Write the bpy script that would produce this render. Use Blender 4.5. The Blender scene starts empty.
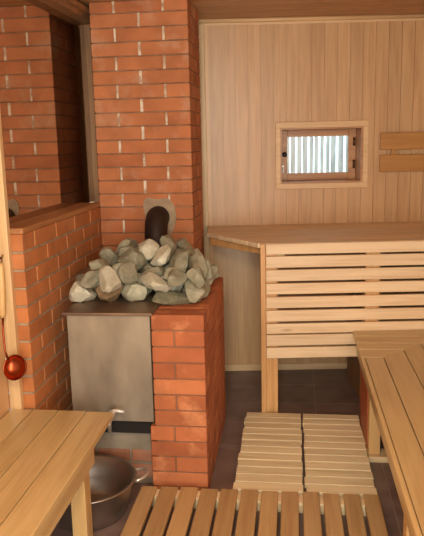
import bpy, bmesh, math, random
from mathutils import Vector, Matrix, noise

S = bpy.context.scene
COL = S.collection
PI = math.pi

# ---------------------------------------------------------------- camera, light, exposure
F, PITCH, YAW, ROLL, CAM_H = 664.63, 0.19092, 0.12387, 0.02281, 1.5896
PHI = 0.11568                      # the back wall and upper bench stand at this angle to the left side of the room

def make_camera():
    cy, sy, cp, sp = math.cos(YAW), math.sin(YAW), math.cos(PITCH), math.sin(PITCH)
    fwd = Vector((-sy*cp, cy*cp, -sp)); right = Vector((cy, sy, 0)); down = -right.cross(fwd)
    cr, sr = math.cos(ROLL), math.sin(ROLL)
    r2 = cr*right + sr*down; d2 = -sr*right + cr*down
    m = Matrix((r2, -d2, -fwd)).transposed().to_4x4()
    m.translation = Vector((0, 0, CAM_H))
    cam = bpy.data.cameras.new('camera'); o = bpy.data.objects.new('camera', cam)
    COL.objects.link(o); o.matrix_world = m
    cam.sensor_fit = 'VERTICAL'; cam.sensor_height = 24.0; cam.lens = 24.0*F/536.0
    cam.clip_start = 0.02
    S.camera = o
make_camera()

S.view_settings.view_transform = 'Standard'
S.view_settings.look = 'None'
S.view_settings.gamma = 1.0
S.view_settings.use_curve_mapping = False
S.view_settings.exposure = 0.06

W = bpy.data.worlds.new('sky'); S.world = W; W.use_nodes = True
bg = W.node_tree.nodes['Background']
bg.inputs[0].default_value = (0.80, 0.92, 1.0, 1); bg.inputs[1].default_value = 2.6

def area(name, loc, direction, sx, sy, power, color):
    l = bpy.data.lights.new(name, 'AREA'); l.shape = 'RECTANGLE'; l.size = sx; l.size_y = sy
    l.energy = power; l.color = color
    o = bpy.data.objects.new(name, l); COL.objects.link(o); o.location = loc
    o.rotation_euler = Vector(direction).to_track_quat('-Z', 'Y').to_euler()
    return o
area('door_daylight', (0.15, -0.70, 1.15), (0, 1, 0.0), 0.9, 1.9, 58, (1.0, 0.985, 0.86))
lp = bpy.data.lights.new('sauna_lamp', 'POINT'); lp.energy = 78; lp.color = (1.0, 0.95, 0.77); lp.shadow_soft_size = 0.16
lo = bpy.data.objects.new('sauna_lamp', lp); COL.objects.link(lo); lo.location = (-0.20, 0.35, 2.10)

# ---------------------------------------------------------------- materials
def srgb(r, g, b):
    f = lambda c: (c/255/12.92) if c/255 <= 0.04045 else ((c/255+0.055)/1.055)**2.4
    return (f(r), f(g), f(b), 1)

def new_mat(name):
    m = bpy.data.materials.new(name); m.use_nodes = True
    nt = m.node_tree
    return m, nt, nt.nodes, nt.links, nt.nodes['Principled BSDF']

def ramp(N, stops):
    r = N.new('ShaderNodeValToRGB'); e = r.color_ramp.elements
    while len(e) < len(stops): e.new(0.5)
    for i, (p, c) in enumerate(stops):
        e[i].position = p; e[i].color = c
    return r

def wood(name, light, mid, dark, axis=1, rough=0.5, coat=0.0, vary=0.22, across=16, knots=False):
    m, nt, N, L, P = new_mat(name)
    tc = N.new('ShaderNodeTexCoord'); at = N.new('ShaderNodeAttribute'); at.attribute_name = 'rnd'
    mul = N.new('ShaderNodeMath'); mul.operation = 'MULTIPLY'; mul.inputs[1].default_value = 43.0
    L.new(at.outputs['Fac'], mul.inputs[0])
    add = N.new('ShaderNodeVectorMath'); add.operation = 'ADD'
    L.new(tc.outputs['Object'], add.inputs[0]); L.new(mul.outputs[0], add.inputs[1])
    mp = N.new('ShaderNodeMapping'); sc = [across]*3; sc[axis] = 1.3; mp.inputs['Scale'].default_value = sc
    L.new(add.outputs[0], mp.inputs['Vector'])
    n1 = N.new('ShaderNodeTexNoise'); n1.inputs['Scale'].default_value = 1.4; n1.inputs['Detail'].default_value = 5
    n1.inputs['Distortion'].default_value = 0.7
    L.new(mp.outputs[0], n1.inputs['Vector'])
    mp2 = N.new('ShaderNodeMapping'); sc2 = [across*7]*3; sc2[axis] = 3.0; mp2.inputs['Scale'].default_value = sc2
    L.new(add.outputs[0], mp2.inputs['Vector'])
    n2 = N.new('ShaderNodeTexNoise'); n2.inputs['Scale'].default_value = 1.0; n2.inputs['Detail'].default_value = 3
    L.new(mp2.outputs[0], n2.inputs['Vector'])
    mx = N.new('ShaderNodeMath'); mx.operation = 'MULTIPLY_ADD'; mx.inputs[1].default_value = 0.35; 
    L.new(n2.outputs['Fac'], mx.inputs[0])
    m3 = N.new('ShaderNodeMath'); m3.operation = 'MULTIPLY'; m3.inputs[1].default_value = 0.65
    L.new(n1.outputs['Fac'], m3.inputs[0]); L.new(m3.outputs[0], mx.inputs[2])
    r = ramp(N, [(0.36, dark), (0.5, mid), (0.64, light)])
    L.new(mx.outputs[0], r.inputs[0])
    hs = N.new('ShaderNodeHueSaturation')
    v = N.new('ShaderNodeMapRange'); v.inputs['To Min'].default_value = 1-vary/2; v.inputs['To Max'].default_value = 1+vary/2
    L.new(at.outputs['Fac'], v.inputs['Value']); L.new(v.outputs[0], hs.inputs['Value'])
    L.new(r.outputs[0], hs.inputs['Color'])
    out = hs.outputs[0]
    if knots:
        mk = N.new('ShaderNodeMapping'); sk = [7.0]*3; sk[axis] = 2.2; mk.inputs['Scale'].default_value = sk
        L.new(add.outputs[0], mk.inputs['Vector'])
        vo = N.new('ShaderNodeTexVoronoi'); vo.inputs['Scale'].default_value = 1.0
        L.new(mk.outputs[0], vo.inputs['Vector'])
        rk = ramp(N, [(0.03, (1, 1, 1, 1)), (0.11, (0, 0, 0, 1))]); L.new(vo.outputs['Distance'], rk.inputs[0])
        mm = N.new('ShaderNodeMix'); mm.data_type = 'RGBA'; mm.inputs['B'].default_value = (dark[0]*0.55, dark[1]*0.45, dark[2]*0.4, 1)
        L.new(rk.outputs[0], mm.inputs['Factor']); L.new(out, mm.inputs['A']); out = mm.outputs['Result']
    L.new(out, P.inputs['Base Color'])
    P.inputs['Roughness'].default_value = rough
    P.inputs['Coat Weight'].default_value = coat; P.inputs['Coat Roughness'].default_value = 0.28
    b = N.new('ShaderNodeBump'); b.inputs['Strength'].default_value = 0.12; b.inputs['Distance'].default_value = 0.002
    L.new(n2.outputs['Fac'], b.inputs['Height']); L.new(b.outputs[0], P.inputs['Normal'])
    return m

def brick(name, tones, pale, stain=0.0, rough=0.8):
    m, nt, N, L, P = new_mat(name)
    tc = N.new('ShaderNodeTexCoord'); at = N.new('ShaderNodeAttribute'); at.attribute_name = 'rnd'
    r = ramp(N, [(i/(len(tones)-1), c) for i, c in enumerate(tones)])
    L.new(at.outputs['Fac'], r.inputs[0])
    n = N.new('ShaderNodeTexNoise'); n.inputs['Scale'].default_value = 9; n.inputs['Detail'].default_value = 6
    L.new(tc.outputs['Object'], n.inputs['Vector'])
    v = N.new('ShaderNodeMapRange'); v.inputs['From Min'].default_value = 0.3; v.inputs['From Max'].default_value = 0.7
    v.inputs['To Min'].default_value = 0.84; v.inputs['To Max'].default_value = 1.14
    L.new(n.outputs['Fac'], v.inputs['Value'])
    hs = N.new('ShaderNodeHueSaturation'); L.new(v.outputs[0], hs.inputs['Value']); L.new(r.outputs[0], hs.inputs['Color'])
    out = hs.outputs[0]
    if stain:
        n2 = N.new('ShaderNodeTexNoise'); n2.inputs['Scale'].default_value = 5.5; n2.inputs['Detail'].default_value = 8; n2.inputs['Roughness'].default_value = 0.65
        L.new(tc.outputs['Object'], n2.inputs['Vector'])
        rs = ramp(N, [(0.53, (0, 0, 0, 1)), (0.72, (stain, stain, stain, 1))]); L.new(n2.outputs['Fac'], rs.inputs[0])
        mm = N.new('ShaderNodeMix'); mm.data_type = 'RGBA'; mm.inputs['B'].default_value = pale
        L.new(rs.outputs[0], mm.inputs['Factor']); L.new(out, mm.inputs['A']); out = mm.outputs['Result']
    L.new(out, P.inputs['Base Color']); P.inputs['Roughness'].default_value = rough
    n3 = N.new('ShaderNodeTexNoise'); n3.inputs['Scale'].default_value = 120; n3.inputs['Detail'].default_value = 4
    L.new(tc.outputs['Object'], n3.inputs['Vector'])
    b = N.new('ShaderNodeBump'); b.inputs['Strength'].default_value = 0.25; b.inputs['Distance'].default_value = 0.002
    L.new(n3.outputs['Fac'], b.inputs['Height']); L.new(b.outputs[0], P.inputs['Normal'])
    return m

def mottled(name, c1, c2, scale=8, rough=0.8, metal=0.0, bump=0.2, detail=6, stretch=None, lo=0.35, hi=0.65):
    m, nt, N, L, P = new_mat(name)
    tc = N.new('ShaderNodeTexCoord')
    src = tc.outputs['Object']
    if stretch:
        mp = N.new('ShaderNodeMapping'); mp.inputs['Scale'].default_value = stretch; L.new(src, mp.inputs['Vector']); src = mp.outputs[0]
    n = N.new('ShaderNodeTexNoise'); n.inputs['Scale'].default_value = scale; n.inputs['Detail'].default_value = detail
    L.new(src, n.inputs['Vector'])
    r = ramp(N, [(lo, c1), (hi, c2)]); L.new(n.outputs['Fac'], r.inputs[0])
    L.new(r.outputs[0], P.inputs['Base Color'])
    P.inputs['Roughness'].default_value = rough; P.inputs['Metallic'].default_value = metal
    if bump:
        b = N.new('ShaderNodeBump'); b.inputs['Strength'].default_value = bump; b.inputs['Distance'].default_value = 0.003
        n2 = N.new('ShaderNodeTexNoise'); n2.inputs['Scale'].default_value = scale*5; n2.inputs['Detail'].default_value = 5
        L.new(src, n2.inputs['Vector'])
        L.new(n2.outputs['Fac'], b.inputs['Height']); L.new(b.outputs[0], P.inputs['Normal'])
    return m

def plain(name, c, rough=0.5, metal=0.0):
    m, nt, N, L, P = new_mat(name)
    P.inputs['Base Color'].default_value = c; P.inputs['Roughness'].default_value = rough; P.inputs['Metallic'].default_value = metal
    return m

M = {}
# pale panelling, boards upright
M['panel'] = wood('pale_panelling', srgb(209, 168, 122), srgb(202, 159, 112), srgb(189, 145, 100), axis=2, rough=0.42, coat=0.15, vary=0.14)
M['panel_ceiling'] = wood('ceiling_boards', srgb(196, 150, 104), srgb(184, 136, 90), srgb(166, 118, 76), axis=0, rough=0.45, vary=0.12)
M['trim'] = wood('pale_trim', srgb(230, 196, 150), srgb(224, 188, 142), srgb(212, 174, 128), axis=0, rough=0.45, vary=0.08)
M['trim_z'] = wood('pale_trim_upright', srgb(220, 190, 144), srgb(214, 182, 136), srgb(200, 166, 120), axis=2, rough=0.45, vary=0.08)
M['slat_x'] = wood('pale_bench_slats', srgb(238, 212, 174), srgb(232, 203, 163), srgb(218, 186, 144), axis=0, rough=0.45, vary=0.12, across=22, knots=True)
M['leg_z'] = wood('pale_bench_legs', srgb(222, 176, 118), srgb(210, 160, 102), srgb(192, 140, 84), axis=2, rough=0.45, vary=0.06)
M['honey_y'] = wood('honey_planks', srgb(203, 177, 128), srgb(196, 169, 120), srgb(183, 153, 105), axis=1, rough=0.36, coat=0.2, vary=0.16, across=13)
M['honey_x'] = wood('honey_planks_across', srgb(203, 177, 128), srgb(196, 169, 120), srgb(183, 153, 105), axis=0, rough=0.36, coat=0.2, vary=0.14, across=13)
M['honey_z'] = wood('honey_posts', srgb(212, 176, 120), srgb(206, 168, 112), srgb(193, 154, 100), axis=2, rough=0.42, vary=0.08)
M['duck_y'] = wood('tan_slats', srgb(190, 156, 110), srgb(182, 147, 101), srgb(168, 131, 88), axis=1, rough=0.4, coat=0.1, vary=0.22, across=18)
M['mat_x'] = wood('raw_slats', srgb(240, 224, 187), srgb(234, 217, 178), srgb(218, 198, 157), axis=0, rough=0.65, vary=0.12, across=20, knots=True)
M['raw'] = wood('raw_batten', srgb(236, 214, 172), srgb(228, 202, 158), srgb(208, 178, 134), axis=0, rough=0.65, vary=0.1)
M['red_wood'] = wood('red_brown_board', srgb(182, 100, 58), srgb(168, 88, 50), srgb(140, 70, 40), axis=2, rough=0.5, vary=0.1)
M['rest'] = wood('dark_honey_board', srgb(190, 138, 72), srgb(182, 128, 64), srgb(170, 116, 56), axis=0, rough=0.4, vary=0.08)
M['frame'] = wood('weathered_frame', srgb(164, 122, 84), srgb(146, 106, 70), srgb(120, 84, 54), axis=2, rough=0.55, vary=0.12)
M['sill'] = wood('brown_sill', srgb(186, 134, 88), srgb(172, 120, 76), srgb(150, 100, 60), axis=1, rough=0.5, vary=0.1)
M['sash'] = wood('sash_wood', srgb(196, 146, 98), srgb(182, 130, 84), srgb(164, 112, 70), axis=0, rough=0.4, coat=0.2, vary=0.08)
M['chimney'] = brick('chimney_brick', [srgb(178, 110, 68), srgb(188, 118, 75), srgb(172, 103, 63), srgb(194, 124, 80)], srgb(206, 182, 156), stain=0.4)
M['stove_brick'] = brick('stove_brick', [srgb(160, 90, 54), srgb(184, 108, 66), srgb(170, 97, 58), srgb(194, 120, 76)], srgb(226, 156, 108), stain=0.75)
M['wall_brick'] = brick('wall_brick', [srgb(174, 106, 58), srgb(188, 118, 68), srgb(180, 111, 62)], srgb(190, 152, 122), stain=0.25)
M['base_brick'] = brick('smeared_brick', [srgb(150, 96, 70), srgb(138, 92, 70), srgb(158, 104, 78)], srgb(140, 128, 110), stain=0.95)
M['mortar'] = mottled('mortar', srgb(150, 122, 98), srgb(116, 90, 72), scale=14, rough=0.95)
M['pointing'] = mottled('pale_pointing', srgb(226, 214, 196), srgb(180, 150, 124), scale=22, rough=0.95, lo=0.42, hi=0.62)
M['mortar_dark'] = mottled('grey_brown_mortar', srgb(140, 104, 80), srgb(120, 86, 64), scale=14, rough=0.95)
M['mortar_grey'] = mottled('grey_mortar', srgb(172, 152, 126), srgb(142, 122, 100), scale=14, rough=0.95)
M['steel'] = mottled('brushed_steel', srgb(128, 118, 102), srgb(166, 154, 135), scale=3.4, rough=0.5, metal=0.4, bump=0.04, stretch=(3, 3, 1.2), lo=0.3, hi=0.7)
M['steel_top'] = mottled('heat_stained_steel', srgb(112, 92, 76), srgb(142, 120, 100), scale=5, rough=0.45, metal=0.6, bump=0.05)
M['iron'] = mottled('sooty_iron', srgb(38, 28, 24), srgb(62, 44, 36), scale=10, rough=0.6, metal=0.4)
M['gap_shade'] = plain('gap_shade', srgb(30, 24, 22), 0.9)  # shade inside the gap under the stove body, given as a colour
M['pot'] = plain('bowl_steel', srgb(184, 176, 168), 0.42, 1.0)
M['chrome'] = plain('chrome', srgb(220, 216, 210), 0.35, 0.8)
M['copper'] = plain('copper', srgb(150, 72, 44), 0.3, 1.0)
M['white_metal'] = plain('white_metal', srgb(226, 222, 214), 0.35, 0.3)
M['black'] = plain('black_plastic', srgb(36, 32, 30), 0.4)
M['bronze'] = plain('dark_bronze', srgb(96, 66, 44), 0.4, 0.8)
M['fence'] = mottled('whitewashed_pale', srgb(226, 232, 232), srgb(176, 190, 194), scale=6, rough=0.8, stretch=(4, 4, 0.6))
M['fence_rail'] = mottled('grey_rail', srgb(120, 130, 134), srgb(90, 100, 104), scale=6, rough=0.8)
M['ground'] = mottled('pale_gravel', srgb(150, 146, 136), srgb(120, 116, 106), scale=20, rough=0.9)
M['dark_wall'] = plain('outer_dark', srgb(60, 50, 44), 0.9)
M['cement'] = mottled('cement_render', srgb(150, 138, 120), srgb(126, 114, 98), scale=9, rough=0.95)

def tile_mat():
    m, nt, N, L, P = new_mat('brown_floor_tile')
    tc = N.new('ShaderNodeTexCoord'); at = N.new('ShaderNodeAttribute'); at.attribute_name = 'rnd'
    n = N.new('ShaderNodeTexNoise'); n.inputs['Scale'].default_value = 7; n.inputs['Detail'].default_value = 6
    L.new(tc.outputs['Object'], n.inputs['Vector'])
    r = ramp(N, [(0.35, srgb(112, 90, 84)), (0.65, srgb(134, 112, 104))]); L.new(n.outputs['Fac'], r.inputs[0])
    v = N.new('ShaderNodeMapRange'); v.inputs['To Min'].default_value = 0.9; v.inputs['To Max'].default_value = 1.1
    L.new(at.outputs['Fac'], v.inputs['Value'])
    hs = N.new('ShaderNodeHueSaturation'); L.new(v.outputs[0], hs.inputs['Value']); L.new(r.outputs[0], hs.inputs['Color'])
    L.new(hs.outputs[0], P.inputs['Base Color']); P.inputs['Roughness'].default_value = 0.42
    return m
M['tile'] = tile_mat()
M['grout'] = mottled('grout', srgb(170, 148, 132), srgb(154, 132, 118), scale=30, rough=0.95)

def mirror_glass():
    m, nt, N, L, P = new_mat('reflective_pane')
    P.inputs['Base Color'].default_value = srgb(48, 30, 24); P.inputs['Roughness'].default_value = 0.3
    g = N.new('ShaderNodeBsdfGlossy'); g.inputs['Color'].default_value = (0.82, 0.74, 0.66, 1); g.inputs['Roughness'].default_value = 0.012
    mx = N.new('ShaderNodeMixShader'); mx.inputs[0].default_value = 0.74
    L.new(P.outputs[0], mx.inputs[1]); L.new(g.outputs[0], mx.inputs[2])
    L.new(mx.outputs[0], N['Material Output'].inputs['Surface'])
    return m
M['mirror'] = mirror_glass()

def clear_glass():
    m, nt, N, L, P = new_mat('window_glass')
    t = N.new('ShaderNodeBsdfTransparent'); t.inputs[0].default_value = (0.93, 0.97, 0.97, 1)
    g = N.new('ShaderNodeBsdfGlossy'); g.inputs['Roughness'].default_value = 0.02
    mx = N.new('ShaderNodeMixShader'); mx.inputs[0].default_value = 0.07
    L.new(t.outputs[0], mx.inputs[1]); L.new(g.outputs[0], mx.inputs[2])
    L.new(mx.outputs[0], N['Material Output'].inputs['Surface'])
    return m
M['glass'] = clear_glass()

def stone_mat(name, c1, c2, c3):
    m, nt, N, L, P = new_mat(name)
    tc = N.new('ShaderNodeTexCoord'); oi = N.new('ShaderNodeObjectInfo')
    add = N.new('ShaderNodeVectorMath'); add.operation = 'ADD'
    mu = N.new('ShaderNodeMath'); mu.operation = 'MULTIPLY'; mu.inputs[1].default_value = 50
    L.new(oi.outputs['Random'], mu.inputs[0]); L.new(tc.outputs['Object'], add.inputs[0]); L.new(mu.outputs[0], add.inputs[1])
    n = N.new('ShaderNodeTexNoise'); n.inputs['Scale'].default_value = 16; n.inputs['Detail'].default_value = 8; n.inputs['Roughness'].default_value = 0.7
    L.new(add.outputs[0], n.inputs['Vector'])
    r = ramp(N, [(0.3, c1), (0.5, c2), (0.72, c3)]); L.new(n.outputs['Fac'], r.inputs[0])
    hs = N.new('ShaderNodeHueSaturation'); v = N.new('ShaderNodeMapRange'); v.inputs['To Min'].default_value = 0.82; v.inputs['To Max'].default_value = 1.15
    L.new(oi.outputs['Random'], v.inputs['Value']); L.new(v.outputs[0], hs.inputs['Value']); L.new(r.outputs[0], hs.inputs['Color'])
    L.new(hs.outputs[0], P.inputs['Base Color']); P.inputs['Roughness'].default_value = 0.75
    n2 = N.new('ShaderNodeTexNoise'); n2.inputs['Scale'].default_value = 60; n2.inputs['Detail'].default_value = 6
    L.new(add.outputs[0], n2.inputs['Vector'])
    b = N.new('ShaderNodeBump'); b.inputs['Strength'].default_value = 0.5; b.inputs['Distance'].default_value = 0.004
    L.new(n2.outputs['Fac'], b.inputs['Height']); L.new(b.outputs[0], P.inputs['Normal'])
    return m
M['stone_green'] = stone_mat('grey_green_stone', srgb(112, 110, 90), srgb(146, 144, 122), srgb(178, 174, 152))
M['stone_green_light'] = stone_mat('light_grey_green_stone', srgb(140, 140, 118), srgb(172, 172, 150), srgb(198, 196, 176))
M['stone_pale'] = stone_mat('pale_stone', srgb(172, 166, 142), srgb(200, 198, 176), srgb(220, 220, 204))
M['stone_rust'] = stone_mat('rusty_stone', srgb(96, 76, 54), srgb(134, 110, 80), srgb(160, 144, 116))
M['stone_dark'] = stone_mat('dark_stone', srgb(74, 74, 56), srgb(112, 110, 88), srgb(150, 146, 122))

# ---------------------------------------------------------------- mesh building
rng = random.Random(7)
BASE = {}

class MB:
    def __init__(s): s.v = []; s.f = []; s.r = []; s.m = []; s.sm = []
    def add(s, vs, fs, r=None, mi=0, smooth=False):
        if r is None: r = rng.random()
        o = len(s.v); s.v += [tuple(p) for p in vs]
        for f in fs:
            s.f.append([i+o for i in f]); s.r.append(r); s.m.append(mi); s.sm.append(smooth)
        return s
    def box(s, x0, x1, y0, y1, z0, z1, r=None, mi=0):
        vs = [(x, y, z) for z in (z0, z1) for y in (y0, y1) for x in (x0, x1)]
        return s.add(vs, [(0, 2, 3, 1), (4, 5, 7, 6), (0, 1, 5, 4), (2, 6, 7, 3), (0, 4, 6, 2), (1, 3, 7, 5)], r, mi)
    def prism(s, pts, z0, z1, r=None, mi=0):
        a = sum(pts[i][0]*pts[(i+1) % len(pts)][1]-pts[(i+1) % len(pts)][0]*pts[i][1] for i in range(len(pts)))
        if a < 0: pts = pts[::-1]
        n = len(pts); vs = [(x, y, z0) for x, y in pts]+[(x, y, z1) for x, y in pts]
        fs = [tuple(range(n-1, -1, -1)), tuple(range(n, 2*n))]+[(i, (i+1) % n, (i+1) % n+n, i+n) for i in range(n)]
        return s.add(vs, fs, r, mi)
    def lathe(s, prof, c=(0, 0, 0), n=48, r=None, mi=0, closed=False):
        vs = []; fs = []; k = len(prof)
        for i in range(n):
            t = 2*PI*i/n
            vs += [(c[0]+p*math.cos(t), c[1]+p*math.sin(t), c[2]+z) for p, z in prof]
        for i in range(n):
            a = i*k; b = ((i+1) % n)*k
            for j in range(k if closed else k-1):
                q = (j+1) % k
                fs.append((a+j, b+j, b+q, a+q))
        return s.add(vs, fs, r, mi, True)
    def tube(s, path, rad, n=12, r=None, mi=0):
        path = [Vector(p) for p in path]; k = len(path); vs = []; fs = []
        rads = rad if isinstance(rad, (list, tuple)) else [rad]*k
        up = None
        for i, p in enumerate(path):
            d = (path[min(i+1, k-1)]-path[max(i-1, 0)]).normalized()
            if up is None:
                up = Vector((0, 0, 1)) if abs(d.z) < 0.9 else Vector((1, 0, 0))
            u = (up-d*up.dot(d)).normalized(); w = d.cross(u); up = u
            for j in range(n):
                t = 2*PI*j/n; vs.append(p+(u*math.cos(t)+w*math.sin(t))*rads[i])
        for i in range(k-1):
            for j in range(n):
                fs.append((i*n+j, i*n+(j+1) % n, (i+1)*n+(j+1) % n, (i+1)*n+j))
        fs.append(tuple(range(n-1, -1, -1))); fs.append(tuple((k-1)*n+j for j in range(n)))
        return s.add(vs, fs, r, mi, True)
    def build(s, name, mats, parent=None, base=(0, 0, 0), bevel=0.0, rotz=0.0, seg=2):
        if parent is not None: base = BASE[parent.name]
        me = bpy.data.meshes.new(name)
        me.from_pydata([(x-base[0], y-base[1], z-base[2]) for x, y, z in s.v], [], s.f)
        if not isinstance(mats, (list, tuple)): mats = [mats]
        for m in mats: me.materials.append(m)
        at = me.attributes.new('rnd', 'FLOAT', 'FACE')
        for i, val in enumerate(s.r): at.data[i].value = val
        for i, p in enumerate(me.polygons): p.material_index = s.m[i]; p.use_smooth = s.sm[i]
        bm = bmesh.new(); bm.from_mesh(me); bmesh.ops.recalc_face_normals(bm, faces=bm.faces); bm.to_mesh(me); bm.free()
        o = bpy.data.objects.new(name, me); COL.objects.link(o)
        if parent is not None: o.parent = parent
        else:
            c, sn = math.cos(rotz), math.sin(rotz)
            o.location = (base[0]*c-base[1]*sn, base[0]*sn+base[1]*c, base[2]); o.rotation_euler = (0, 0, rotz)
        BASE[o.name] = base
        if bevel:
            b = o.modifiers.new('bevel', 'BEVEL'); b.width = bevel; b.segments = seg; b.limit_method = 'ANGLE'; b.angle_limit = 0.6
        return o

def thing(name, label, cat, base, rotz=0.0, group=None):
    o = bpy.data.objects.new(name, None); COL.objects.link(o)
    c, sn = math.cos(rotz), math.sin(rotz)
    o.location = (base[0]*c-base[1]*sn, base[0]*sn+base[1]*c, base[2]); o.rotation_euler = (0, 0, rotz)
    o.empty_display_size = 0.1
    BASE[o.name] = base
    return tag(o, label, cat, group)

def tag(o, label, cat, group=None):
    o['label'] = label; o['category'] = cat
    if group: o['group'] = group
    return o

def struct(o, label=None):
    o['kind'] = 'structure'
    if label: o['label'] = label
    return o

# ---------------------------------------------------------------- the room
CEIL = 2.337
fl = MB()
fl.box(-2.0, 1.2, -1.0, 5.0, -0.10, -0.004, mi=1)
T = 0.302
for i in range(-7, 4):
    for j in range(-4, 16):
        x0 = 0.136+i*T; y0 = 0.24+j*T
        a, b_, c, d = max(x0, -1.9), min(x0+T-0.005, 1.15), max(y0, -0.95), min(y0+T-0.005, 4.95)
        if b_-a > 0.01 and d-c > 0.01: fl.box(a, b_, c, d, -0.02, 0.0)
struct(fl.build('floor', [M['tile'], M['grout']]), 'dark brown square tiled floor')

ce = MB(); ce.box(-2.0, 1.4, -1.0, 5.2, CEIL+0.015, CEIL+0.12, mi=0)
y = -1.0
while y < 5.1:
    ce.box(-2.0, 1.4, y+0.0015, y+0.0885, CEIL, CEIL+0.02); y += 0.09
struct(ce.build('ceiling', M['panel_ceiling'], rotz=PHI*0.0, bevel=0.002, seg=1), 'honey boarded wooden ceiling')

WB = 4.43                                    # back wall face, in the frame turned by PHI
wb = MB()
U0, U1 = -1.5, 1.75
wo = (0.43, 0.968, 1.291, 1.651)             # the opening of the small window
def clipped(mb, u0, u1, y0, y1, z0, z1, r):
    if u1 <= wo[0] or u0 >= wo[1]:
        mb.box(u0, u1, y0, y1, z0, z1, r); return
    if u0 < wo[0]: mb.box(u0, wo[0], y0, y1, z0, z1, r); u0 = wo[0]
    e = None
    if u1 > wo[1]: e = u1; u1 = wo[1]
    mb.box(u0, u1, y0, y1, z0, wo[2], r); mb.box(u0, u1, y0, y1, wo[3], z1, r)
    if e: mb.box(wo[1], e, y0, y1, z0, z1, r)
u = U0
while u < U1:
    w = 0.082
    clipped(wb, u+0.0014, u+w-0.0014, WB, WB+0.014, 0.0, CEIL, rng.random()); u += w
for a in ((U0, wo[0], 0, CEIL), (wo[1], U1, 0, CEIL), (wo[0], wo[1], 0, wo[2]), (wo[0], wo[1], wo[3], CEIL)):
    wb.box(a[0], a[1], WB+0.008, WB+0.24, a[2], a[3], 0.1)
struct(wb.build('wall_back', M['panel'], rotz=PHI), 'pale upright boarded back wall')

sb = MB(); sb.box(-0.09, 1.5, WB-0.014, WB, 0, 0.045); struct(sb.build('baseboard_back', M['trim'], rotz=PHI, bevel=0.004))
tr = MB(); tr.tube([(-0.6, WB-0.006, CEIL-0.012), (1.5, WB-0.006, CEIL-0.012)], 0.014, 10); tr.box(-0.6, 1.5, WB-0.006, WB, CEIL-0.04, CEIL)
struct(tr.build('trim_1', M['trim'], rotz=PHI))
tr = MB(); tr.box(-0.092, -0.052, WB-0.016, WB, 0.045, CEIL-0.03); struct(tr.build('trim_2', M['trim_z'], rotz=PHI, bevel=0.004))

# right wall, left wall beside the bench, wall behind the camera with its doorway
XR, XL = 0.95, -1.2
wr = MB(); wr.box(XR+0.01, XR+0.12, -1.0, 5.0, 0, CEIL)
y = -0.9
while y < 4.8: wr.box(XR, XR+0.02, y+0.0014, y+0.0806, 0, CEIL); y += 0.082
struct(wr.build('wall_right', M['panel']))
wl = MB(); wl.box(XL-0.12, XL-0.01, -1.0, 2.55, 0, CEIL)
y = -0.9
while y+0.082 < 2.56: wl.box(XL-0.02, XL, y+0.0014, y+0.0806, 0, CEIL); y += 0.082
struct(wl.build('wall_left', M['panel']))
wf = MB(); wf.box(-1.4, -0.35, -0.95, -0.85, 0, CEIL); wf.box(0.65, 1.1, -0.95, -0.85, 0, CEIL); wf.box(-0.35, 0.65, -0.95, -0.85, 2.15, CEIL)
struct(wf.build('wall_front', M['panel']))
# left wall behind the chimney and above the inner glazing
wh = MB(); wh.box(XL-0.12, XL, 4.052, 4.9, 0, CEIL); struct(wh.build('wall_left_end', M['panel']))
wh = MB(); wh.box(XL-0.12, XL+0.005, 2.55, 4.05, 2.308, CEIL); struct(wh.build('wall_left_top', M['panel_ceiling']))

# brick courses: alternating bond around a block with its front at y0 and its right side at x1
JV, JH = 0.012, 0.006
def course_block(mb, x0, x1, y0, y1, z0, z1, odd, core=True, jv=JV, jh=JH, front=(0, 1)):
    za, zb = z0+jh/2, z1-jh/2
    L_, H_ = 0.262, 0.125
    def split(a, b, first):
        out = []; p = a; ln = first
        while p < b-0.02:
            q = min(p+ln, b)
            if b-q < 0.05: q = b
            out.append((p, q)); p = q; ln = L_
        return [(p+(jv/2 if p > a+1e-6 else 0), q-(jv/2 if q < b-1e-6 else 0)) for p, q in out]
    if not odd:
        for p, q in split(x0, x1, (x1-x0)/2 if x1-x0 > 0.4 else x1-x0): mb.box(p, q, y0, y0+H_-jv, za, zb)
        for p, q in split(y0+H_, y1, L_):
            mb.box(x1-H_, x1, p, q, za, zb)
            mb.box(x0, x0+H_-0.01, p, q, za, zb)
    else:
        w = x1-x0
        if w > 0.4:
            mb.box(x0, x0+w*0.25-jv/2, y0, y0+L_-jv, za, zb); mb.box(x0+w*0.25+jv/2, x0+w*0.75-jv/2, y0, y0+H_, za, zb)
            mb.box(x0+w*0.75+jv/2, x1, y0, y0+L_-jv, za, zb)
        else:
            mb.box(x0, x0+w*0.43-jv/2, y0, y0+L_-jv, za, zb); mb.box(x0+w*0.43+jv/2, x1, y0, y0+L_-jv, za, zb)
        for p, q in split(y0+L_, y1, L_):
            mb.box(x1-H_, x1, p, q, za, zb)
            mb.box(x0, x0+H_-0.01, p, q, za, zb)

# low brick wall under the inner glazing (its end shows beside the corner trim)
lw = MB(); LX = -1.104; WY0, WY1 = 2.588, 4.05; WZ = 1.225; CP = 0.0766
lw.box(LX-0.116, LX-0.004, WY0+0.004, WY1, 0, WZ-0.002, mi=1)
k = 0; z = WZ
while z > 0.0:
    za = max(z-CP+0.005, 0.0); zb = z-(0.005 if k else 0)
    off = 0.0 if k % 2 else -0.14
    p = WY0+off
    while p < WY1:
        q = p+0.268
        a, b = max(p, WY0), min(q, WY1)
        if b-a > 0.02 and zb-za > 0.01: lw.box(LX-0.12, LX, a+(0.006 if a > WY0 else 0), b-0.006, za, zb)
        p = q
    z -= CP; k += 1
struct(lw.build('wall_low_brick', [M['wall_brick'], M['mortar_grey']], bevel=0.003, seg=1), 'low orange brick wall under the dark glazing')

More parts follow.
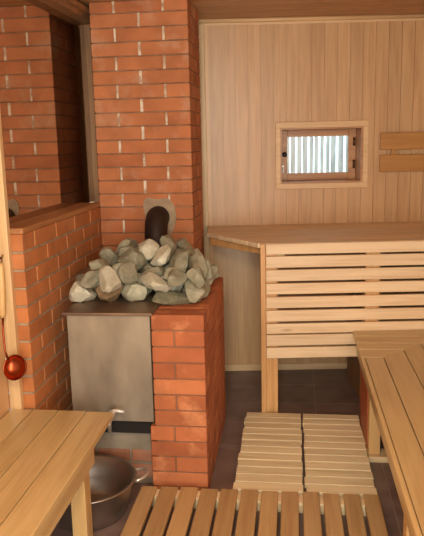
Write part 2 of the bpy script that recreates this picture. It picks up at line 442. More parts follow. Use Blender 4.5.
# corner trim at the near end of the brick wall
tr = MB(); tr.box(-1.202, -1.152, 2.555, 2.587, 0, CEIL); struct(tr.build('trim_3', M['trim_z'], bevel=0.003), 'pale upright trim board at the end of the low brick wall')

# inner glazing: window_1
GX = -1.2155
w1 = MB(); w1.box(GX-0.012, GX, 2.56, 3.978, 1.235, 2.285)
glz = struct(w1.build('window_1', M['mirror']), 'large dark reflecting inner window above the low brick wall')
BASE[glz.name] = (0, 0, 0)
f1 = MB(); f1.box(-1.235, -1.183, 3.978, 4.05, 1.225, 2.308); f1.build('window_jamb', M['frame'], glz, bevel=0.004)
f1 = MB(); f1.box(-1.235, -1.145, 2.587, 4.05, 2.266, 2.308); f1.box(-1.2, -1.12, 2.587, 4.05, 2.29, 2.318); f1.build('window_head', M['frame'], glz, bevel=0.004)
f1 = MB(); f1.box(-1.235, -1.100, 2.588, 3.70, 1.226, 1.250); f1.build('window_sill', M['sill'], glz, bevel=0.004)

# small outside window: window_2 (turned with the back wall)
w2 = MB()
for a in ((0.398, 1.003, 1.651, 1.690), (0.398, 1.003, 1.256, 1.291), (0.398, 0.43, 1.291, 1.651), (0.968, 1.003, 1.291, 1.651)):
    w2.box(a[0], a[1], WB-0.018, WB+0.004, a[2], a[3])
win = struct(w2.build('window_2', M['trim'], rotz=PHI, bevel=0.003), 'small square wooden window in the pale back wall')
def wpart(mb, name, mat, bevel=0.003, par=None): return mb.build(name, mat, par or win, bevel=bevel)
lin = MB(); d0, d1 = WB-0.002, WB+0.24
lin.box(0.430, 0.440, d0, d1, 1.291, 1.651); lin.box(0.958, 0.968, d0, d1, 1.291, 1.651); lin.box(0.44, 0.958, d0, d1, 1.291, 1.301); lin.box(0.44, 0.958, d0, d1, 1.641, 1.651)
wpart(lin, 'window_lining', M['sash'], 0)
sa = MB(); s0, s1 = WB+0.16, WB+0.20; gx = (0.492, 0.907, 1.350, 1.594); so = (0.4402, 0.9578, 1.3012, 1.6408)
sa.box(so[0], gx[0], s0, s1, so[2], so[3]); sa.box(gx[1], so[1], s0, s1, so[2], so[3]); sa.box(gx[0], gx[1], s0, s1, so[2], gx[2]); sa.box(gx[0], gx[1], s0, s1, gx[3], so[3])
sash = wpart(sa, 'sash', M['sash']); BASE[sash.name] = BASE[win.name]
gl = MB(); gl.box(gx[0]-0.004, gx[1]+0.004, s0+0.016, s0+0.021, gx[2]-0.004, gx[3]+0.004); wpart(gl, 'glass', M['glass'], 0, sash)
for hz in (1.555, 1.405):
    h = MB(); h.tube([(0.945, s0-0.006, hz-0.028), (0.945, s0-0.006, hz+0.028)], 0.006, 10); h.box(0.936, 0.954, s0-0.004, s0, hz-0.026, hz+0.026); wpart(h, 'hinge', M['bronze'], 0, sash)
kn = MB(); kn.tube([(0.472, s0, 1.478), (0.472, s0-0.012, 1.478)], 0.013, 14); kn.tube([(0.472, s0-0.01, 1.478), (0.472, s0-0.03, 1.478)], 0.017, 14); wpart(kn, 'knob', M['black'], 0, sash)
la = MB(); la.box(0.452, 0.470, s0-0.008, s0, 1.355, 1.405); la.tube([(0.461, s0-0.006, 1.39), (0.461, s0-0.03, 1.388), (0.461, s0-0.034, 1.36)], 0.006, 10); wpart(la, 'latch', M['white_metal'], 0.001, sash)

# outside: ground and the whitewashed fence
gr = MB(); gr.box(-4, 6, WB+0.3, 9, -0.3, -0.12); struct(gr.build('ground', M['ground'], rotz=PHI))
fen = thing('picket_fence', 'whitewashed fence of upright pales outside the small window', 'fence', (0.9, 5.7, -0.12), PHI)
pb = MB(); u = -0.9
while u < 2.7:
    wd = 0.026+0.018*rng.random(); dy = 0.02*rng.random()
    pb.box(u, u+wd, 5.70+dy, 5.72+dy, -0.12, 2.3); u += wd+0.008+0.012*rng.random()
pb.build('pales', M['fence'], fen)
for z in (0.4, 1.1, 1.9):
    rb = MB(); rb.box(-0.9, 2.7, 5.745, 5.80, z, z+0.08); rb.build('rail', M['fence_rail'], fen)

# ---------------------------------------------------------------- chimney and stove
CX0, CX1, CY0, CY1 = -1.102, -0.562, 3.706, 4.131
ch = MB(); z = 2.2721+0.075; k = -1
ch.box(CX0+0.004, CX1-0.004, CY0+0.004, CY1, 0, CEIL, mi=1)
while z > 0.0:
    z0 = max(z-0.075, 0)
    if z-z0 > 0.02: course_block(ch, CX0, CX1, CY0, CY1, z0, min(z, CEIL-0.001), (k % 2) != 0)
    z = z-0.075; k += 1
chm = thing('brick_chimney', 'tall orange brick chimney stack rising behind the stove to the ceiling', 'chimney', (-0.83, 3.9, 0))
z = 2.2721+0.075; k = -1
while z > 0.9:
    w_ = CX1-CX0
    for fr in ((0.5,) if k % 2 == 0 else (0.25, 0.75)):
        hw = 0.007 if fr != 0.5 else 0.009
        ch.box(CX0+w_*fr-hw+rng.uniform(-.002, .002), CX0+w_*fr+hw, CY0-0.0008, CY0+0.01, z-0.073, min(z-0.002, CEIL-0.001), mi=2)
    z -= 0.075; k += 1
ch.build('brickwork', [M['chimney'], M['mortar'], M['pointing']], chm, bevel=0.003, seg=1)
def blob_patch():
    mb = MB(); pts = []; r_ = random.Random(3)
    n = 40; cx, cz = -0.762, 1.155
    for i in range(n):
        t = 2*PI*i/n; wob = 1+0.07*math.sin(3*t+0.6)+0.05*math.sin(5*t+2.0)+0.02*r_.uniform(-1, 1)
        sq = 1/max(abs(math.cos(t))**4+abs(math.sin(t))**4, 0.3)**0.25
        rx = 0.086*wob*sq*(1.12 if math.cos(t) > 0 else 0.92); rz = 0.118*wob*sq
        pts.append((cx+rx*math.cos(t), cz+rz*math.sin(t)))
    vs = [(x, CY0-0.004, z_) for x, z_ in pts]+[(x, CY0+0.02, z_) for x, z_ in pts]
    fs = [tuple(range(n)), tuple(range(2*n-1, n-1, -1))]+[(i, (i+1) % n, (i+1) % n+n, i+n) for i in range(n)]
    return mb.add(vs, fs)
blob_patch().build('mortar_patch', M['mortar_grey'], chm)

stv = thing('sauna_stove', 'brick clad steel sauna stove heaped with stones', 'stove', (-0.75, 3.1, 0))
PX0, PX1, PY0, PY1, PZ = -0.620, -0.385, 2.765, 3.585, 0.8445
pier = MB(); CPS = 0.0746
pier.box(PX0+0.004, PX1-0.004, PY0+0.004, PY1-0.004, 0, PZ-0.012, mi=1)
z = PZ; k = 0
while z > 0.0:
    z0 = max(z-CPS, 0.0)
    x0 = PX0 if k < 7 else PX0-0.022
    course_block(pier, x0, PX1, PY0, PY1, z0, z, k % 2 == 1, jv=0.006, jh=0.006)
    z -= CPS; k += 1
pier.build('brick_cladding', [M['stove_brick'], M['mortar_dark']], stv, bevel=0.003, seg=1)
cap = MB(); 
for i in range(7): cap.box(PX0+0.01, PX1-0.012, PY0+0.125+i*0.065, PY0+0.186+i*0.065, PZ-0.02, PZ-0.002)
cap.build('cladding_top', M['stove_brick'], stv, bevel=0.002, seg=1)
bx = MB(); bx.box(-1.004, -0.626, 2.768, 3.60, 0.338, 0.838); bx.build('steel_body', M['steel'], stv, bevel=0.004)
tp = MB(); tp.box(-1.020, -0.612, 2.752, 3.64, 0.838, 0.852); tp.build('top_plate', M['steel_top'], stv, bevel=0.003)
ap = MB(); ap.box(-1.0, -0.64, 2.80, 3.6, 0.268, 0.338); ap.build('ash_slot', M['gap_shade'], stv)  # solid near-black block in the gap, its colour painting the shade there
bs = MB(); bs.box(-1.0, -0.645, 2.832, 3.6, 0, 0.268, mi=1)
for j, (a, b) in enumerate(((-0.995, -0.925), (-0.915, -0.76), (-0.75, -0.65))): bs.box(a, b, 2.826, 2.9, 0.115, 0.172)
for j, (a, b) in enumerate(((-0.995, -0.86), (-0.85, -0.65))): bs.box(a, b, 2.826, 2.9, 0.035, 0.10)
bs.box(-1.098, -0.93, 2.80, 2.9, 0.10, 0.168); bs.box(-1.098, -0.94, 2.80, 2.9, 0.02, 0.09); bs.box(-1.098, -0.965, 2.80, 2.9, 0.178, 0.24)
bs.build('stove_base', [M['base_brick'], M['cement']], stv, bevel=0.003, seg=1)
pp = MB(); pp.tube([(-0.745, 3.575, 0.853), (-0.752, 3.585, 1.02), (-0.757, 3.597, 1.08), (-0.759, 3.622, 1.128), (-0.760, 3.66, 1.160), (-0.760, 3.68, 1.163), (-0.760, 3.7005, 1.163), (-0.760, 3.7008, 1.163)], 0.064, 28)
pp.build('stovepipe', M['iron'], stv)
tap = MB(); tap.tube([(-0.80, 2.769, 0.392), (-0.80, 2.70, 0.392)], 0.011, 12); tap.tube([(-0.80, 2.735, 0.392), (-0.803, 2.712, 0.39), (-0.812, 2.70, 0.36), (-0.814, 2.70, 0.315)], [0.010, 0.010, 0.009, 0.008], 12)
tap.lathe([(0.0, 0.0), (0.018, 0.0), (0.018, 0.012), (0.0, 0.012)], (-0.80, 2.715, 0.40), 16)
tpo = tap.build('tap', M['chrome'], stv)
BASE[tpo.name] = BASE[stv.name]
lv = MB(); lv.tube([(-0.80, 2.715, 0.412), (-0.785, 2.712, 0.414), (-0.745, 2.705, 0.412)], [0.008, 0.007, 0.006], 10); lv.build('tap_lever', M['white_metal'], tpo)

# ---------------------------------------------------------------- benches
ub = thing('upper_bench', 'tall pale wooden upper sauna bench with slatted front along the back wall', 'bench', (0.8, 3.9, 0), PHI)
FY = 3.600; UT = 1.022
def upper_top():
    mb = MB(); lft = [(0.240, FY), (-0.060, 4.085), (-0.060, WB-0.003)]
    def left(yy):
        if yy >= 4.085: return -0.060
        t = (yy-FY)/(4.085-FY); return 0.240+t*(-0.300)
    edges = [FY+0.022, FY+0.115, FY+0.235, FY+0.355, FY+0.475, FY+0.595, FY+0.715, WB-0.002]
    for a, b in zip(edges[:-1], edges[1:]):
        b2 = b-0.005
        pts = [(left(a), a), (1.46, a), (1.46, b2), (left(b2), b2)]
        if a < 4.085 < b2: pts.append((-0.060, 4.085))
        mb.prism(pts, UT-0.026, UT)
    return mb
upper_top().build('bench_top', M['slat_x'], ub, bevel=0.003)
sl = MB(); bands = [(0.961, 1.020), (0.886, 0.950), (0.810, 0.874), (0.736, 0.797), (0.657, 0.720), (0.579, 0.643), (0.509, 0.566), (0.438, 0.501), (0.365, 0.427)]
for a, b in bands: sl.box(0.268, 1.46, FY, FY+0.020, a, b)
sl.build('front_slats', M['slat_x'], ub, bevel=0.003)
st = MB(); st.box(0.238, 0.266, FY-0.002, FY+0.022, 0.0, 1.020); st.build('end_stile', M['leg_z'], ub, bevel=0.002)
for a, b in ((0.240, 0.334), (0.822, 0.902)):
    lg = MB(); lg.box(a+(0.027 if a < 0.3 else 0), b, FY+0.0215, FY+0.10, 0, UT-0.027); lg.build('leg', M['leg_z'], ub, bevel=0.003)
dg = MB(); dg.prism([(0.247, FY+0.11), (0.262, FY+0.12), (-0.028, 4.09), (-0.043, 4.08)], UT-0.075, UT-0.027); dg.build('end_rail', M['leg_z'], ub, bevel=0.002)
sp = MB(); sp.box(0.855, 0.873, FY+0.101, 4.25, 0, 0.60); sp.build('side_panel', M['frame'], ub, bevel=0.002)
for a in (0.334, 1.2):
    rl = MB(); rl.box(a, a+0.04, FY+0.025, WB-0.003, UT-0.09, UT-0.027); rl.build('cross_bearer', M['honey_y'], ub)

# right-hand lower bench: L-shaped mitred planks
rb_ = thing('lower_bench', 'long low honey wood bench with mitred planks along the right wall', 'bench', (0.64, 2.4, 0))
RX = [0.332, 0.444, 0.559, 0.662, 0.770, 0.880, 0.945]
RY = [3.204, 3.330, 3.442, 3.571]
RT = 0.52; G = 0.004; GX_ = 0.007; NEAR = 0.25
def slat_line(x): return 3.618+0.1162*(x) - 0.004     # face of the upper bench's front slats
tops = MB()
tops.prism([(RX[0], NEAR), (RX[0]+0.018, NEAR), (RX[0]+0.018, RY[0]-GX_), (RX[0], RY[0]-GX_)], RT-0.028, RT-0.001)
tops.prism([(RX[0]+0.0205, NEAR), (RX[1]-G, NEAR), (RX[1]-G, RY[0]-GX_), (RX[0]+0.0205, RY[0]-GX_)], RT-0.026, RT)
for i in range(3):
    tops.prism([(RX[i+1], NEAR), (RX[i+2]-G, NEAR), (RX[i+2]-G, RY[i+1]-GX_), (RX[i+1], RY[i]-0.001)], RT-0.026, RT)
tops.prism([(RX[4], NEAR), (RX[5]-G, NEAR), (RX[5]-G, slat_line(RX[5])), (RX[4], RY[3]-0.001)], RT-0.026, RT)
tops.prism([(RX[5], NEAR), (RX[6], NEAR), (RX[6], slat_line(RX[6])), (RX[5], slat_line(RX[5]))], RT-0.026, RT)
tops.build('seat_planks', M['honey_y'], rb_, bevel=0.003)
tx = MB()
for i in range(3):
    tx.prism([(RX[0], RY[i]), (RX[i+1]-0.001, RY[i]), (RX[i+2]-G-0.001, RY[i+1]-GX_), (RX[0], RY[i+1]-GX_)], RT-0.026, RT)
tx.prism([(RX[0], RY[3]), (RX[4]-0.001, RY[3]), (RX[5]-G-0.001, slat_line(RX[5])), (RX[0], slat_line(RX[0]))], RT-0.026, RT)
tx.build('end_planks', M['honey_x'], rb_, bevel=0.004)
apx = MB(); apx.box(0.345, 0.368, NEAR, 3.55, RT-0.10, RT-0.0265); apx.build('apron', M['honey_y'], rb_, bevel=0.002)
rw = MB(); rw.box(0.369, 0.41, 3.22, 3.55, 0.0, RT-0.101); rw.build('end_panel', M['red_wood'], rb_, bevel=0.003)
for a in (3.15, 2.06, 0.5):
    lg = MB(); lg.box(0.374, 0.430, a, a+0.065, 0.03 if a > 3 else 0.0, RT-0.101); lg.build('leg', M['honey_z'], rb_, bevel=0.003)
    if a > 3: ft = MB(); ft.box(0.370, 0.50, a-0.03, a+0.07, 0, 0.03); ft.build('foot_block', M['raw'], rb_, bevel=0.003)
    bl = MB(); bl.box(0.441, 0.93, a+0.01, a+0.05, RT-0.10, RT-0.0265); bl.build('cross_bearer', M['honey_x'], rb_)
    lg = MB(); lg.box(0.86, 0.92, a, a+0.009, 0, RT-0.0265) ; lg.box(0.86, 0.92, a+0.051, a+0.065, 0, RT-0.0265); lg.build('leg', M['honey_z'], rb_)

# left-hand lower bench
lb = thing('lower_bench', 'low wide honey plank bench in front of the stove and low brick wall', 'bench', (-0.96, 1.6, 0))
LT = 0.48; NE = 0.35
lp_ = MB(); ex = [-1.195, -1.095, -0.985, -0.862, -0.747]; ends = [2.545, 2.555, 2.556, 2.550]
lp_.box(-1.195, -1.098, NE, 2.548, LT-0.028, LT); lp_.box(-1.095, -0.988, NE, 2.552, LT-0.028, LT); lp_.box(-0.985, -0.865, NE, 2.550, LT-0.028, LT); lp_.box(-0.862, -0.747, NE, 2.546, LT-0.028, LT)
lp_.build('seat_planks', M['honey_y'], lb, bevel=0.004)
a_ = MB(); a_.box(-0.795, -0.772, NE, 2.34, LT-0.125, LT-0.029); a_.build('apron', M['honey_y'], lb, bevel=0.002)
for a, xx in ((2.27, -0.856), (0.6, -0.856), (2.27, -1.16), (0.6, -1.16)):
    lg = MB(); lg.box(xx, xx+0.060, a, a+0.07, 0, LT-0.0295); lg.build('leg', M['honey_z'], lb, bevel=0.003)
for a in (2.31, 0.64):
    bl = MB(); bl.box(-1.099, -0.857, a-0.02, a+0.02, LT-0.11, LT-0.0295); bl.build('cross_bearer', M['honey_x'], lb)

# ---------------------------------------------------------------- duckboards on the floor
def floor_mat(x0, x1, label, seed):
    r_ = random.Random(seed)
    t = thing('duckboard', label, 'duckboard', ((x0+x1)/2, 3.19, 0), 0, None)
    mb = MB(); n = 12; p = (3.597-2.728)/n
    for i in range(n):
        ya = 2.728+i*p; j0 = r_.uniform(-0.004, 0.004); j1 = r_.uniform(-0.003, 0.003)
        mb.box(x0+j0, x1+j1, ya+0.0055, ya+p-0.0055, 0.022, 0.046)
    mb.build('slats', M['mat_x'], t, bevel=0.002)
    for xx in (x0+0.03, (x0+x1)/2-0.02, x1-0.07):
        b = MB(); b.box(xx, xx+0.04, 2.735, 3.592, 0, 0.0215); b.build('batten', M['raw'], t)
    return t
floor_mat(-0.267, 0.044, 'pale slatted duckboard on the tiles beside the brick stove', 1)
floor_mat(0.056, 0.366, 'pale slatted duckboard on the tiles beside the long mitred bench', 2)
db = thing('duckboard', 'wide tan duckboard with lengthwise slats lying nearest the camera', 'duckboard', (-0.15, 2.0, 0))
xs = [(-0.680, -0.607), (-0.591, -0.513), (-0.500, -0.422), (-0.407, -0.331), (-0.318, -0.242), (-0.228, -0.152), (-0.138, -0.064), (-0.050, 0.024), (0.042, 0.114), (0.130, 0.200), (0.217, 0.288), (0.303, 0.370)]
mb = MB()
for i, (a, b) in enumerate(xs): mb.box(a, b, 1.10, 2.708+0.004*((i*7) % 3-1), 0.036, 0.060)
mb.build('slats', M['duck_y'], db, bevel=0.004)
for yy in (2.635, 1.95, 1.2):
    b = MB(); b.box(-0.672, 0.362, yy, yy+0.062, 0, 0.050); b.build('batten', M['raw'], db)

# ---------------------------------------------------------------- backrest, basin, ladle
br = thing('backrest', 'dark honey two-board backrest fixed on the back wall by the window', 'backrest', (1.25, WB, 1.35), PHI)
for a, b in ((1.500, 1.607), (1.357, 1.465)):
    s_ = MB(); s_.box(1.075, 1.46, WB-0.042, WB-0.024, a, b); s_.build('board', M['rest'], br, bevel=0.003)
for uu in (1.15, 1.40):
    s_ = MB(); s_.box(uu, uu+0.04, WB-0.0235, WB-0.001, 1.37, 1.595); s_.build('spacer', M['rest'], br)

bc = (-0.885, 2.560)
bowl = thing('steel_basin', 'round shiny steel basin on the floor below the stove', 'basin', (bc[0], bc[1], 0))
prof = [(0.0, 0.002), (0.140, 0.002), (0.158, 0.010), (0.180, 0.07), (0.200, 0.158), (0.214, 0.163), (0.216, 0.166), (0.213, 0.169), (0.199, 0.165), (0.177, 0.072), (0.154, 0.014), (0.138, 0.007), (0.0, 0.007)]
b_ = MB(); b_.lathe(prof, (bc[0], bc[1], 0), 72); b_.build('bowl', M['pot'], bowl)
for ang in (0.33, 0.33+PI):
    ca, sa_ = math.cos(ang), math.sin(ang); pts = []
    for i in range(13):
        t = PI*i/12; rr = 0.203+0.062*math.sin(t); off = 0.05*math.cos(t)
        pts.append((bc[0]+rr*ca-off*sa_, bc[1]+rr*sa_+off*ca, 0.150+0.012*math.sin(t)))
    h_ = MB(); h_.tube(pts, 0.0065, 10); h_.build('handle', M['chrome'], bowl)

lad = thing('ladle', 'copper ladle with wooden handle hanging on the left wall by the trim', 'ladle', (-1.165, 2.47, 0.64))
def cup():
    mb = MB(); R_ = 0.053; pr_ = []
    for i in range(9): t = PI/2*i/8; pr_.append((R_*math.sin(t), -R_*0.72*math.cos(t)))
    for i in range(8, -1, -1): t = PI/2*i/8; pr_.append(((R_-0.002)*math.sin(t), -(R_-0.002)*0.72*math.cos(t)+0.001))
    mb.lathe(pr_, (0, 0, 0), 36)
    q = Matrix.Rotation(-0.45, 3, 'Y') @ Matrix.Rotation(1.15, 3, 'X')
    mb.v = [tuple(q @ Vector(p)+Vector((-1.130, 2.470, 0.694))) for p in mb.v]
    return mb
cup().build('ladle_cup', M['copper'], lad)
s_ = MB(); s_.tube([(-1.150, 2.462, 0.728), (-1.162, 2.466, 0.77), (-1.174, 2.49, 0.85), (-1.176, 2.503, 0.90)], 0.0042, 10); s_.build('stem', M['copper'], lad)
s_ = MB(); s_.tube([(-1.176, 2.502, 0.895), (-1.176, 2.504, 0.91), (-1.176, 2.515, 1.02), (-1.176, 2.523, 1.10), (-1.176, 2.525, 1.118)], [0.009, 0.013, 0.014, 0.012, 0.007], 14); s_.build('handle', M['honey_z'], lad)
s_ = MB(); s_.tube([(-1.176, 2.525+0.014*math.cos(2*PI*i/16), 1.128+0.014*math.sin(2*PI*i/16)) for i in range(17)], 0.002, 8); s_.build('hanging_loop', M['bronze'], lad)
hk = MB(); hk.tube([(-1.199, 2.525, 1.136), (-1.172, 2.525, 1.136), (-1.164, 2.525, 1.15)], 0.003, 8)
tag(hk.build('wall_hook', M['bronze'], base=(-1.19, 2.525, 1.136)), 'small dark metal hook holding the copper ladle on the left wall', 'hook')

# ---------------------------------------------------------------- the heap of stones on the stove
def rock_mesh(seed, sx, sy, sz):
    r_ = random.Random(seed)
    bm = bmesh.new(); bmesh.ops.create_icosphere(bm, subdivisions=3, radius=1.0)
    planes = []
    for i in range(15):
        n = Vector((r_.gauss(0, 1), r_.gauss(0, 1), r_.gauss(0, 1))).normalized()
        planes.append((n, r_.uniform(0.52, 0.76)))
    off = Vector((r_.uniform(0, 50), r_.uniform(0, 50), r_.uniform(0, 50)))
    for v in bm.verts:
        p = v.co.copy()
        for n, d in planes:
            e = p.dot(n)-d
            if e > 0: p -= n*e
        p *= 1+0.03*noise.noise(p*2.2+off)+0.03*noise.noise(p*7+off)
        v.co = Vector((p.x*sx, p.y*sy, p.z*sz))*1.38
    me = bpy.data.meshes.new('stove_stone'); bm.to_mesh(me); bm.free()
    return me
HEAP = [
    (100, 0.105, 0.048, 0.026, -0.5577, 2.9681, 0.8705, 0.083, 0.048, 0.264),
    (101, 0.058, 0.05, 0.054, -0.9929, 2.9535, 0.8965, 0.567, -0.574, 0.072),
    (102, 0.066, 0.052, 0.048, -0.8622, 2.9759, 0.8984, 0.173, -0.375, -0.306),
    (103, 0.06, 0.055, 0.054, -0.7541, 2.9776, 0.8984, -0.476, -0.63, 1.532),
    (104, 0.0613, 0.055, 0.0444, -1.0043, 3.0593, 0.8993, -0.646, -0.444, -2.179),
    (105, 0.0482, 0.0519, 0.0401, -0.897, 3.0765, 0.892, -0.182, -0.045, -0.297),
    (106, 0.0455, 0.0468, 0.0321, -0.8229, 3.095, 0.8977, -2.015, 0.102, 2.001),
    (107, 0.0612, 0.0559, 0.0426, -0.7431, 3.0759, 0.9217, 0.294, 0.654, 1.099),
    (108, 0.0643, 0.0514, 0.0393, -0.585, 3.0502, 0.9086, 0.408, -0.237, -2.033),
    (109, 0.0622, 0.0533, 0.0332, -0.4512, 2.9706, 0.9071, 0.333, -0.368, 1.713),
    (110, 0.0532, 0.0488, 0.0336, -1.0081, 3.1669, 0.8919, -0.643, -0.901, 0.134),
    (111, 0.0477, 0.0421, 0.0407, -0.8934, 3.1719, 0.8931, -0.875, 0.144, 2.276),
    (112, 0.0541, 0.0416, 0.0356, -0.8073, 3.1837, 0.8882, 0.042, -0.63, -0.096),
    (113, 0.0566, 0.053, 0.0473, -0.6967, 3.2241, 0.8906, -0.129, 0.356, -0.989),
    (114, 0.0572, 0.0504, 0.0369, -0.6124, 3.1361, 0.9028, -0.556, -2.16, -0.184),
    (115, 0.0631, 0.0495, 0.0401, -0.4526, 3.075, 0.8815, 0.658, -0.378, 0.7),
    (116, 0.049, 0.0504, 0.0422, -1.0039, 3.2585, 0.9002, 1.542, 0.458, 0.591),
    (117, 0.0453, 0.0513, 0.0335, -0.8905, 3.2611, 0.8937, -0.354, -0.723, -1.169),
    (118, 0.0558, 0.0415, 0.034, -0.7867, 3.3075, 0.8797, 0.327, -0.259, -1.624),
    (119, 0.046, 0.0442, 0.0365, -0.6789, 3.3252, 0.8831, -2.79, 0.248, 0.308),
    (120, 0.0608, 0.0547, 0.0402, -0.6028, 3.2207, 0.9265, 1.902, -0.45, 0.262),
    (121, 0.0651, 0.0612, 0.0373, -0.4512, 3.2473, 0.8845, -0.186, 0.299, 3.051),
    (122, 0.0521, 0.0483, 0.0401, -0.9993, 3.3935, 0.9024, 0.879, 2.442, -1.361),
    (123, 0.0654, 0.0572, 0.0403, -0.906, 3.3643, 0.8996, 2.808, 0.124, -0.809),
    (124, 0.0594, 0.0456, 0.042, -0.8032, 3.4276, 0.8974, -0.109, -0.211, -0.785),
    (125, 0.0567, 0.0555, 0.0356, -0.697, 3.4572, 0.8878, -2.525, -0.18, -0.521),
    (126, 0.0591, 0.0539, 0.0463, -0.5377, 3.3193, 0.9145, 0.462, 2.603, 1.305),
    (127, 0.0584, 0.0485, 0.0362, -0.457, 3.3993, 0.8917, -2.294, -0.082, -0.231),
    (128, 0.0659, 0.0576, 0.0412, -0.9007, 3.4973, 0.9081, 0.474, -0.041, -0.505),
    (129, 0.0632, 0.0591, 0.0403, -0.5619, 3.5039, 0.8875, -0.119, -0.006, 0.798),
    (130, 0.057, 0.0482, 0.0449, -0.4467, 3.5059, 0.8827, 0.308, 0.047, 0.329),
    (131, 0.085, 0.04, 0.034, -0.6316, 2.9597, 0.9433, -0.128, 0.361, -0.618),
    (133, 0.0553, 0.0479, 0.0363, -0.8218, 3.0321, 0.9629, -1.635, 0.298, -1.405),
    (134, 0.0642, 0.05, 0.0425, -0.826, 2.8756, 0.9719, 1.888, 0.15, -1.318),
    (135, 0.0506, 0.0492, 0.0372, -0.5575, 3.0118, 0.966, 0.274, 0.228, 0.181),
    (138, 0.0536, 0.0569, 0.0463, -0.9498, 3.115, 0.9627, 0.091, -0.123, -0.508),
    (139, 0.0574, 0.0474, 0.0412, -0.6991, 3.1578, 0.9402, 0.463, -0.849, 2.111),
    (140, 0.0544, 0.0408, 0.0335, -0.4364, 2.9387, 0.9685, 0.589, 0.864, -0.29),
    (141, 0.0627, 0.0589, 0.0417, -0.4508, 3.0575, 1.0012, -1.952, 0.985, -1.629),
    (143, 0.057, 0.0516, 0.0367, -0.9278, 3.2212, 0.9723, -1.186, 0.145, -1.208),
    (144, 0.0562, 0.0444, 0.0339, -0.7306, 3.3148, 0.9356, 2.383, -0.334, -1.51),
    (145, 0.0547, 0.0555, 0.044, -0.5206, 3.1513, 0.9241, -1.392, -1.032, 1.71),
    (147, 0.048, 0.0482, 0.0344, -0.9999, 3.4837, 0.8885, -0.336, 0.625, 0.549),
    (148, 0.0519, 0.0455, 0.0393, -0.9998, 3.5244, 0.9627, 0.079, 0.884, -0.076),
    (149, 0.0538, 0.0477, 0.0367, -0.6231, 3.3966, 0.9297, 1.338, 1.166, 0.041),
    (150, 0.0658, 0.0501, 0.0393, -0.5248, 3.4418, 0.9552, -0.25, -1.185, 1.233),
    (152, 0.0502, 0.0473, 0.0426, -0.9183, 2.9104, 0.9732, 0.484, 0.672, -0.233),
    (156, 0.0545, 0.0523, 0.0447, -0.9334, 3.3385, 0.9756, 0.85, 2.235, 1.271),
    (157, 0.0653, 0.0563, 0.0466, -0.8202, 3.2969, 0.9462, 0.166, 0.307, -2.21),
    (164, 0.0514, 0.0578, 0.0371, -0.8436, 3.1807, 0.9718, -1.244, 0.714, 1.176),
    (165, 0.0596, 0.0544, 0.0438, -0.7736, 3.1083, 1.0185, 2.104, -0.016, -0.145),
    (166, 0.0549, 0.0451, 0.0378, -0.5339, 2.933, 0.9724, 1.251, 0.061, 0.94),
    (168, 0.0528, 0.0517, 0.0391, -0.7298, 3.4307, 0.9455, 2.963, -0.226, 1.438),
    (170, 0.0539, 0.0457, 0.0408, -0.8706, 3.399, 0.9661, 1.312, -0.326, -2.873),
    (171, 0.0563, 0.0484, 0.0378, -0.4892, 3.2368, 0.9638, 1.078, 0.005, -0.797),
    (172, 0.0636, 0.0485, 0.0397, -0.6374, 3.3114, 0.9399, -1.108, 0.613, -1.22),
    (174, 0.0519, 0.0473, 0.0355, -0.9117, 3.0059, 1.0045, -0.03, 0.575, -0.437),
    (175, 0.0576, 0.0528, 0.0368, -0.7598, 2.9512, 0.9787, -2.629, -0.926, -1.123),
    (179, 0.0454, 0.0473, 0.0371, -0.9009, 3.1549, 1.0201, 0.986, 0.036, 1.832),
    (180, 0.0475, 0.0432, 0.0403, -0.6493, 3.2084, 1.0029, -0.88, 2.971, -0.778),
    (181, 0.0495, 0.0417, 0.0373, -0.5613, 3.2862, 0.9995, -0.987, -0.606, 0.276),
    (182, 0.0609, 0.0462, 0.0343, -0.4491, 3.1581, 0.9671, 1.673, -2.572, 0.005),
    (184, 0.0485, 0.0506, 0.0402, -0.8045, 3.4685, 0.9814, -0.727, 0.931, -2.485),
    (185, 0.0488, 0.0506, 0.0384, -0.6697, 3.4591, 0.9993, -0.537, -0.04, -2.628),
    (186, 0.0558, 0.0473, 0.0404, -0.6146, 3.5049, 0.9597, -3.06, -0.521, -0.578),
    (189, 0.0516, 0.0445, 0.0401, -0.7553, 3.2152, 0.9911, -2.595, -0.053, -1.667),
    (190, 0.0464, 0.0468, 0.0369, -0.6595, 3.0674, 0.967, 0.091, -0.232, -0.476),
    (192, 0.0584, 0.0483, 0.0368, -0.8496, 3.2593, 1.0202, 2.047, -0.687, -0.009),
    (193, 0.0575, 0.0468, 0.0338, -0.7898, 3.3879, 0.9938, -1.487, -1.112, 1.03),
    (194, 0.0495, 0.0441, 0.0372, -0.7208, 3.3646, 0.9935, 1.079, 0.401, -2.335),
    (200, 0.0512, 0.0441, 0.0312, -0.6064, 3.3627, 0.9951, 0.908, 0.768, 1.186),
    (204, 0.0497, 0.0403, 0.0409, -0.7127, 3.2809, 1.0103, -0.621, 0.388, 2.881),
    (201, 0.0529, 0.051, 0.0357, -0.7253, 3.1969, 1.0602, 0.07, 0.384, -1.071),
    (202, 0.0619, 0.0491, 0.0325, -0.6378, 3.1471, 1.0365, -0.182, -0.469, 1.221),
    (203, 0.0542, 0.0479, 0.0299, -0.5434, 3.1972, 1.0298, 0.824, -0.075, -0.776),
    (204, 0.0628, 0.0552, 0.0347, -0.8552, 3.3451, 1.0389, -1.166, 0.237, 1.3),
    (205, 0.056, 0.0533, 0.0342, -0.6321, 3.3001, 1.0671, -0.866, -0.058, -1.903),
    (208, 0.0641, 0.0558, 0.0326, -0.5449, 3.0954, 0.9836, 0.914, -1.033, 0.163),
    (209, 0.0638, 0.0528, 0.0354, -0.5754, 3.4169, 1.0403, 1.008, -2.81, -0.85),
]

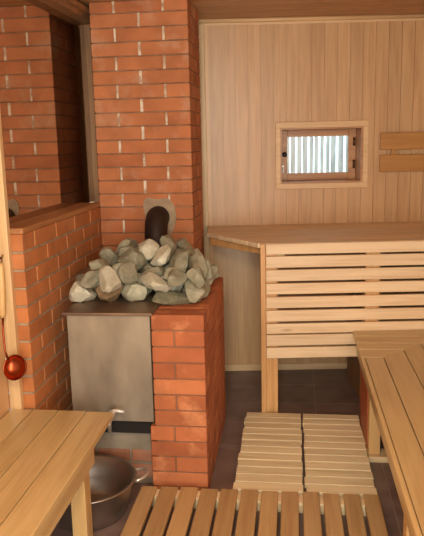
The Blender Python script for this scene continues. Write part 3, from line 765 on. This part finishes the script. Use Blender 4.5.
STONE_LOOK = {100: ('stone_dark', None), 101: ('stone_pale', None), 102: ('stone_rust', None), 131: ('stone_pale', None)}
_sr = random.Random(5)
for q in HEAP:
    if q[0] not in STONE_LOOK: STONE_LOOK[q[0]] = (_sr.choice(['stone_green']*6+['stone_dark', 'stone_pale', 'stone_green_light', 'stone_green_light']), None)
STONE_LABEL = {
    1: 'large pale stone, first from the left in the lowest row of the heap',
    2: 'rust-brown stone between paler ones at the front of the heap',
    3: 'large light grey-green stone, third from the left in the lowest row of the heap',
    0: 'long flat dark stone lying at the front corner of the brick cladding',
    8: 'half-hidden pale stone, fifth from the left in the lowest row of the heap',
    9: 'grey-green stone, sixth from the left in the lowest row of the heap',
    15: 'grey-green stone, seventh from the left in the lowest row of the heap',
    4: 'half-hidden grey-green stone, first from the left in the second row up of the heap',
    46: 'grey-green stone, second from the left in the second row up of the heap',
    33: 'large pale stone, third from the left in the second row up of the heap',
    7: 'half-hidden grey-green stone, fourth from the left in the second row up of the heap',
    31: 'large pale stone, fifth from the left in the second row up of the heap',
    51: 'grey-green stone, sixth from the left in the second row up of the heap',
    41: 'half-hidden grey-green stone, seventh from the left in the second row up of the heap',
    37: 'grey-green stone, eighth from the left in the second row up of the heap',
    21: 'half-hidden grey-green stone, ninth from the left in the second row up of the heap',
    32: 'half-hidden light grey-green stone, first from the left in the third row up of the heap',
    57: 'large grey-green stone, second from the left in the third row up of the heap',
    65: 'half-hidden grey-green stone, third from the left in the third row up of the heap',
    36: 'half-hidden grey-green stone, fourth from the left in the third row up of the heap',
    66: 'grey-green stone, fifth from the left in the third row up of the heap',
    20: 'half-hidden grey-green stone, sixth from the left in the third row up of the heap',
    34: 'grey-green stone, seventh from the left in the third row up of the heap',
    61: 'light grey-green stone, eighth from the left in the third row up of the heap',
    27: 'half-hidden grey-green stone, ninth from the left in the third row up of the heap',
    30: 'half-hidden light grey-green stone, tenth from the left in the third row up of the heap',
    56: 'grey-green stone, first from the left in the fourth row up of the heap',
    58: 'grey-green stone, second from the left in the fourth row up of the heap',
    50: 'large grey-green stone, third from the left in the fourth row up of the heap',
    71: 'half-hidden grey-green stone, fourth from the left in the fourth row up of the heap',
    73: 'pale stone, fifth from the left in the fourth row up of the heap',
    59: 'half-hidden grey-green stone, sixth from the left in the fourth row up of the heap',
    77: 'grey-green stone, seventh from the left in the fourth row up of the heap',
    60: 'half-hidden light grey-green stone, eighth from the left in the fourth row up of the heap',
    38: 'grey-green stone, ninth from the left in the fourth row up of the heap',
    67: 'half-hidden grey-green stone, first from the left in the top row of the heap',
    75: 'grey-green stone, second from the left in the top row of the heap',
    68: 'half-hidden grey-green stone, third from the left in the top row of the heap',
    72: 'pale stone, fourth from the left in the top row of the heap',
    76: 'grey-green stone, fifth from the left in the top row of the heap',
    70: 'half-hidden grey-green stone, sixth from the left in the top row of the heap',
    74: 'half-hidden grey-green stone, seventh from the left in the top row of the heap',
    78: 'grey-green stone, eighth from the left in the top row of the heap',
    45: 'half-hidden light grey-green stone, ninth from the left in the top row of the heap',
}
for i, (seed, sx, sy, sz, x, y, z, ex, ey, ez) in enumerate(HEAP):
    me = rock_mesh(seed, sx, sy, sz)
    mat, label = STONE_LOOK.get(seed, ('stone_green', None))
    me.materials.append(M[mat])
    o = bpy.data.objects.new('stove_stone', me); COL.objects.link(o)
    o.location = (x, y, z); o.rotation_euler = (ex, ey, ez)
    tag(o, STONE_LABEL.get(i, 'rough stone buried in the heap beneath the stones that show'), 'stone', 'stones heaped on the stove')
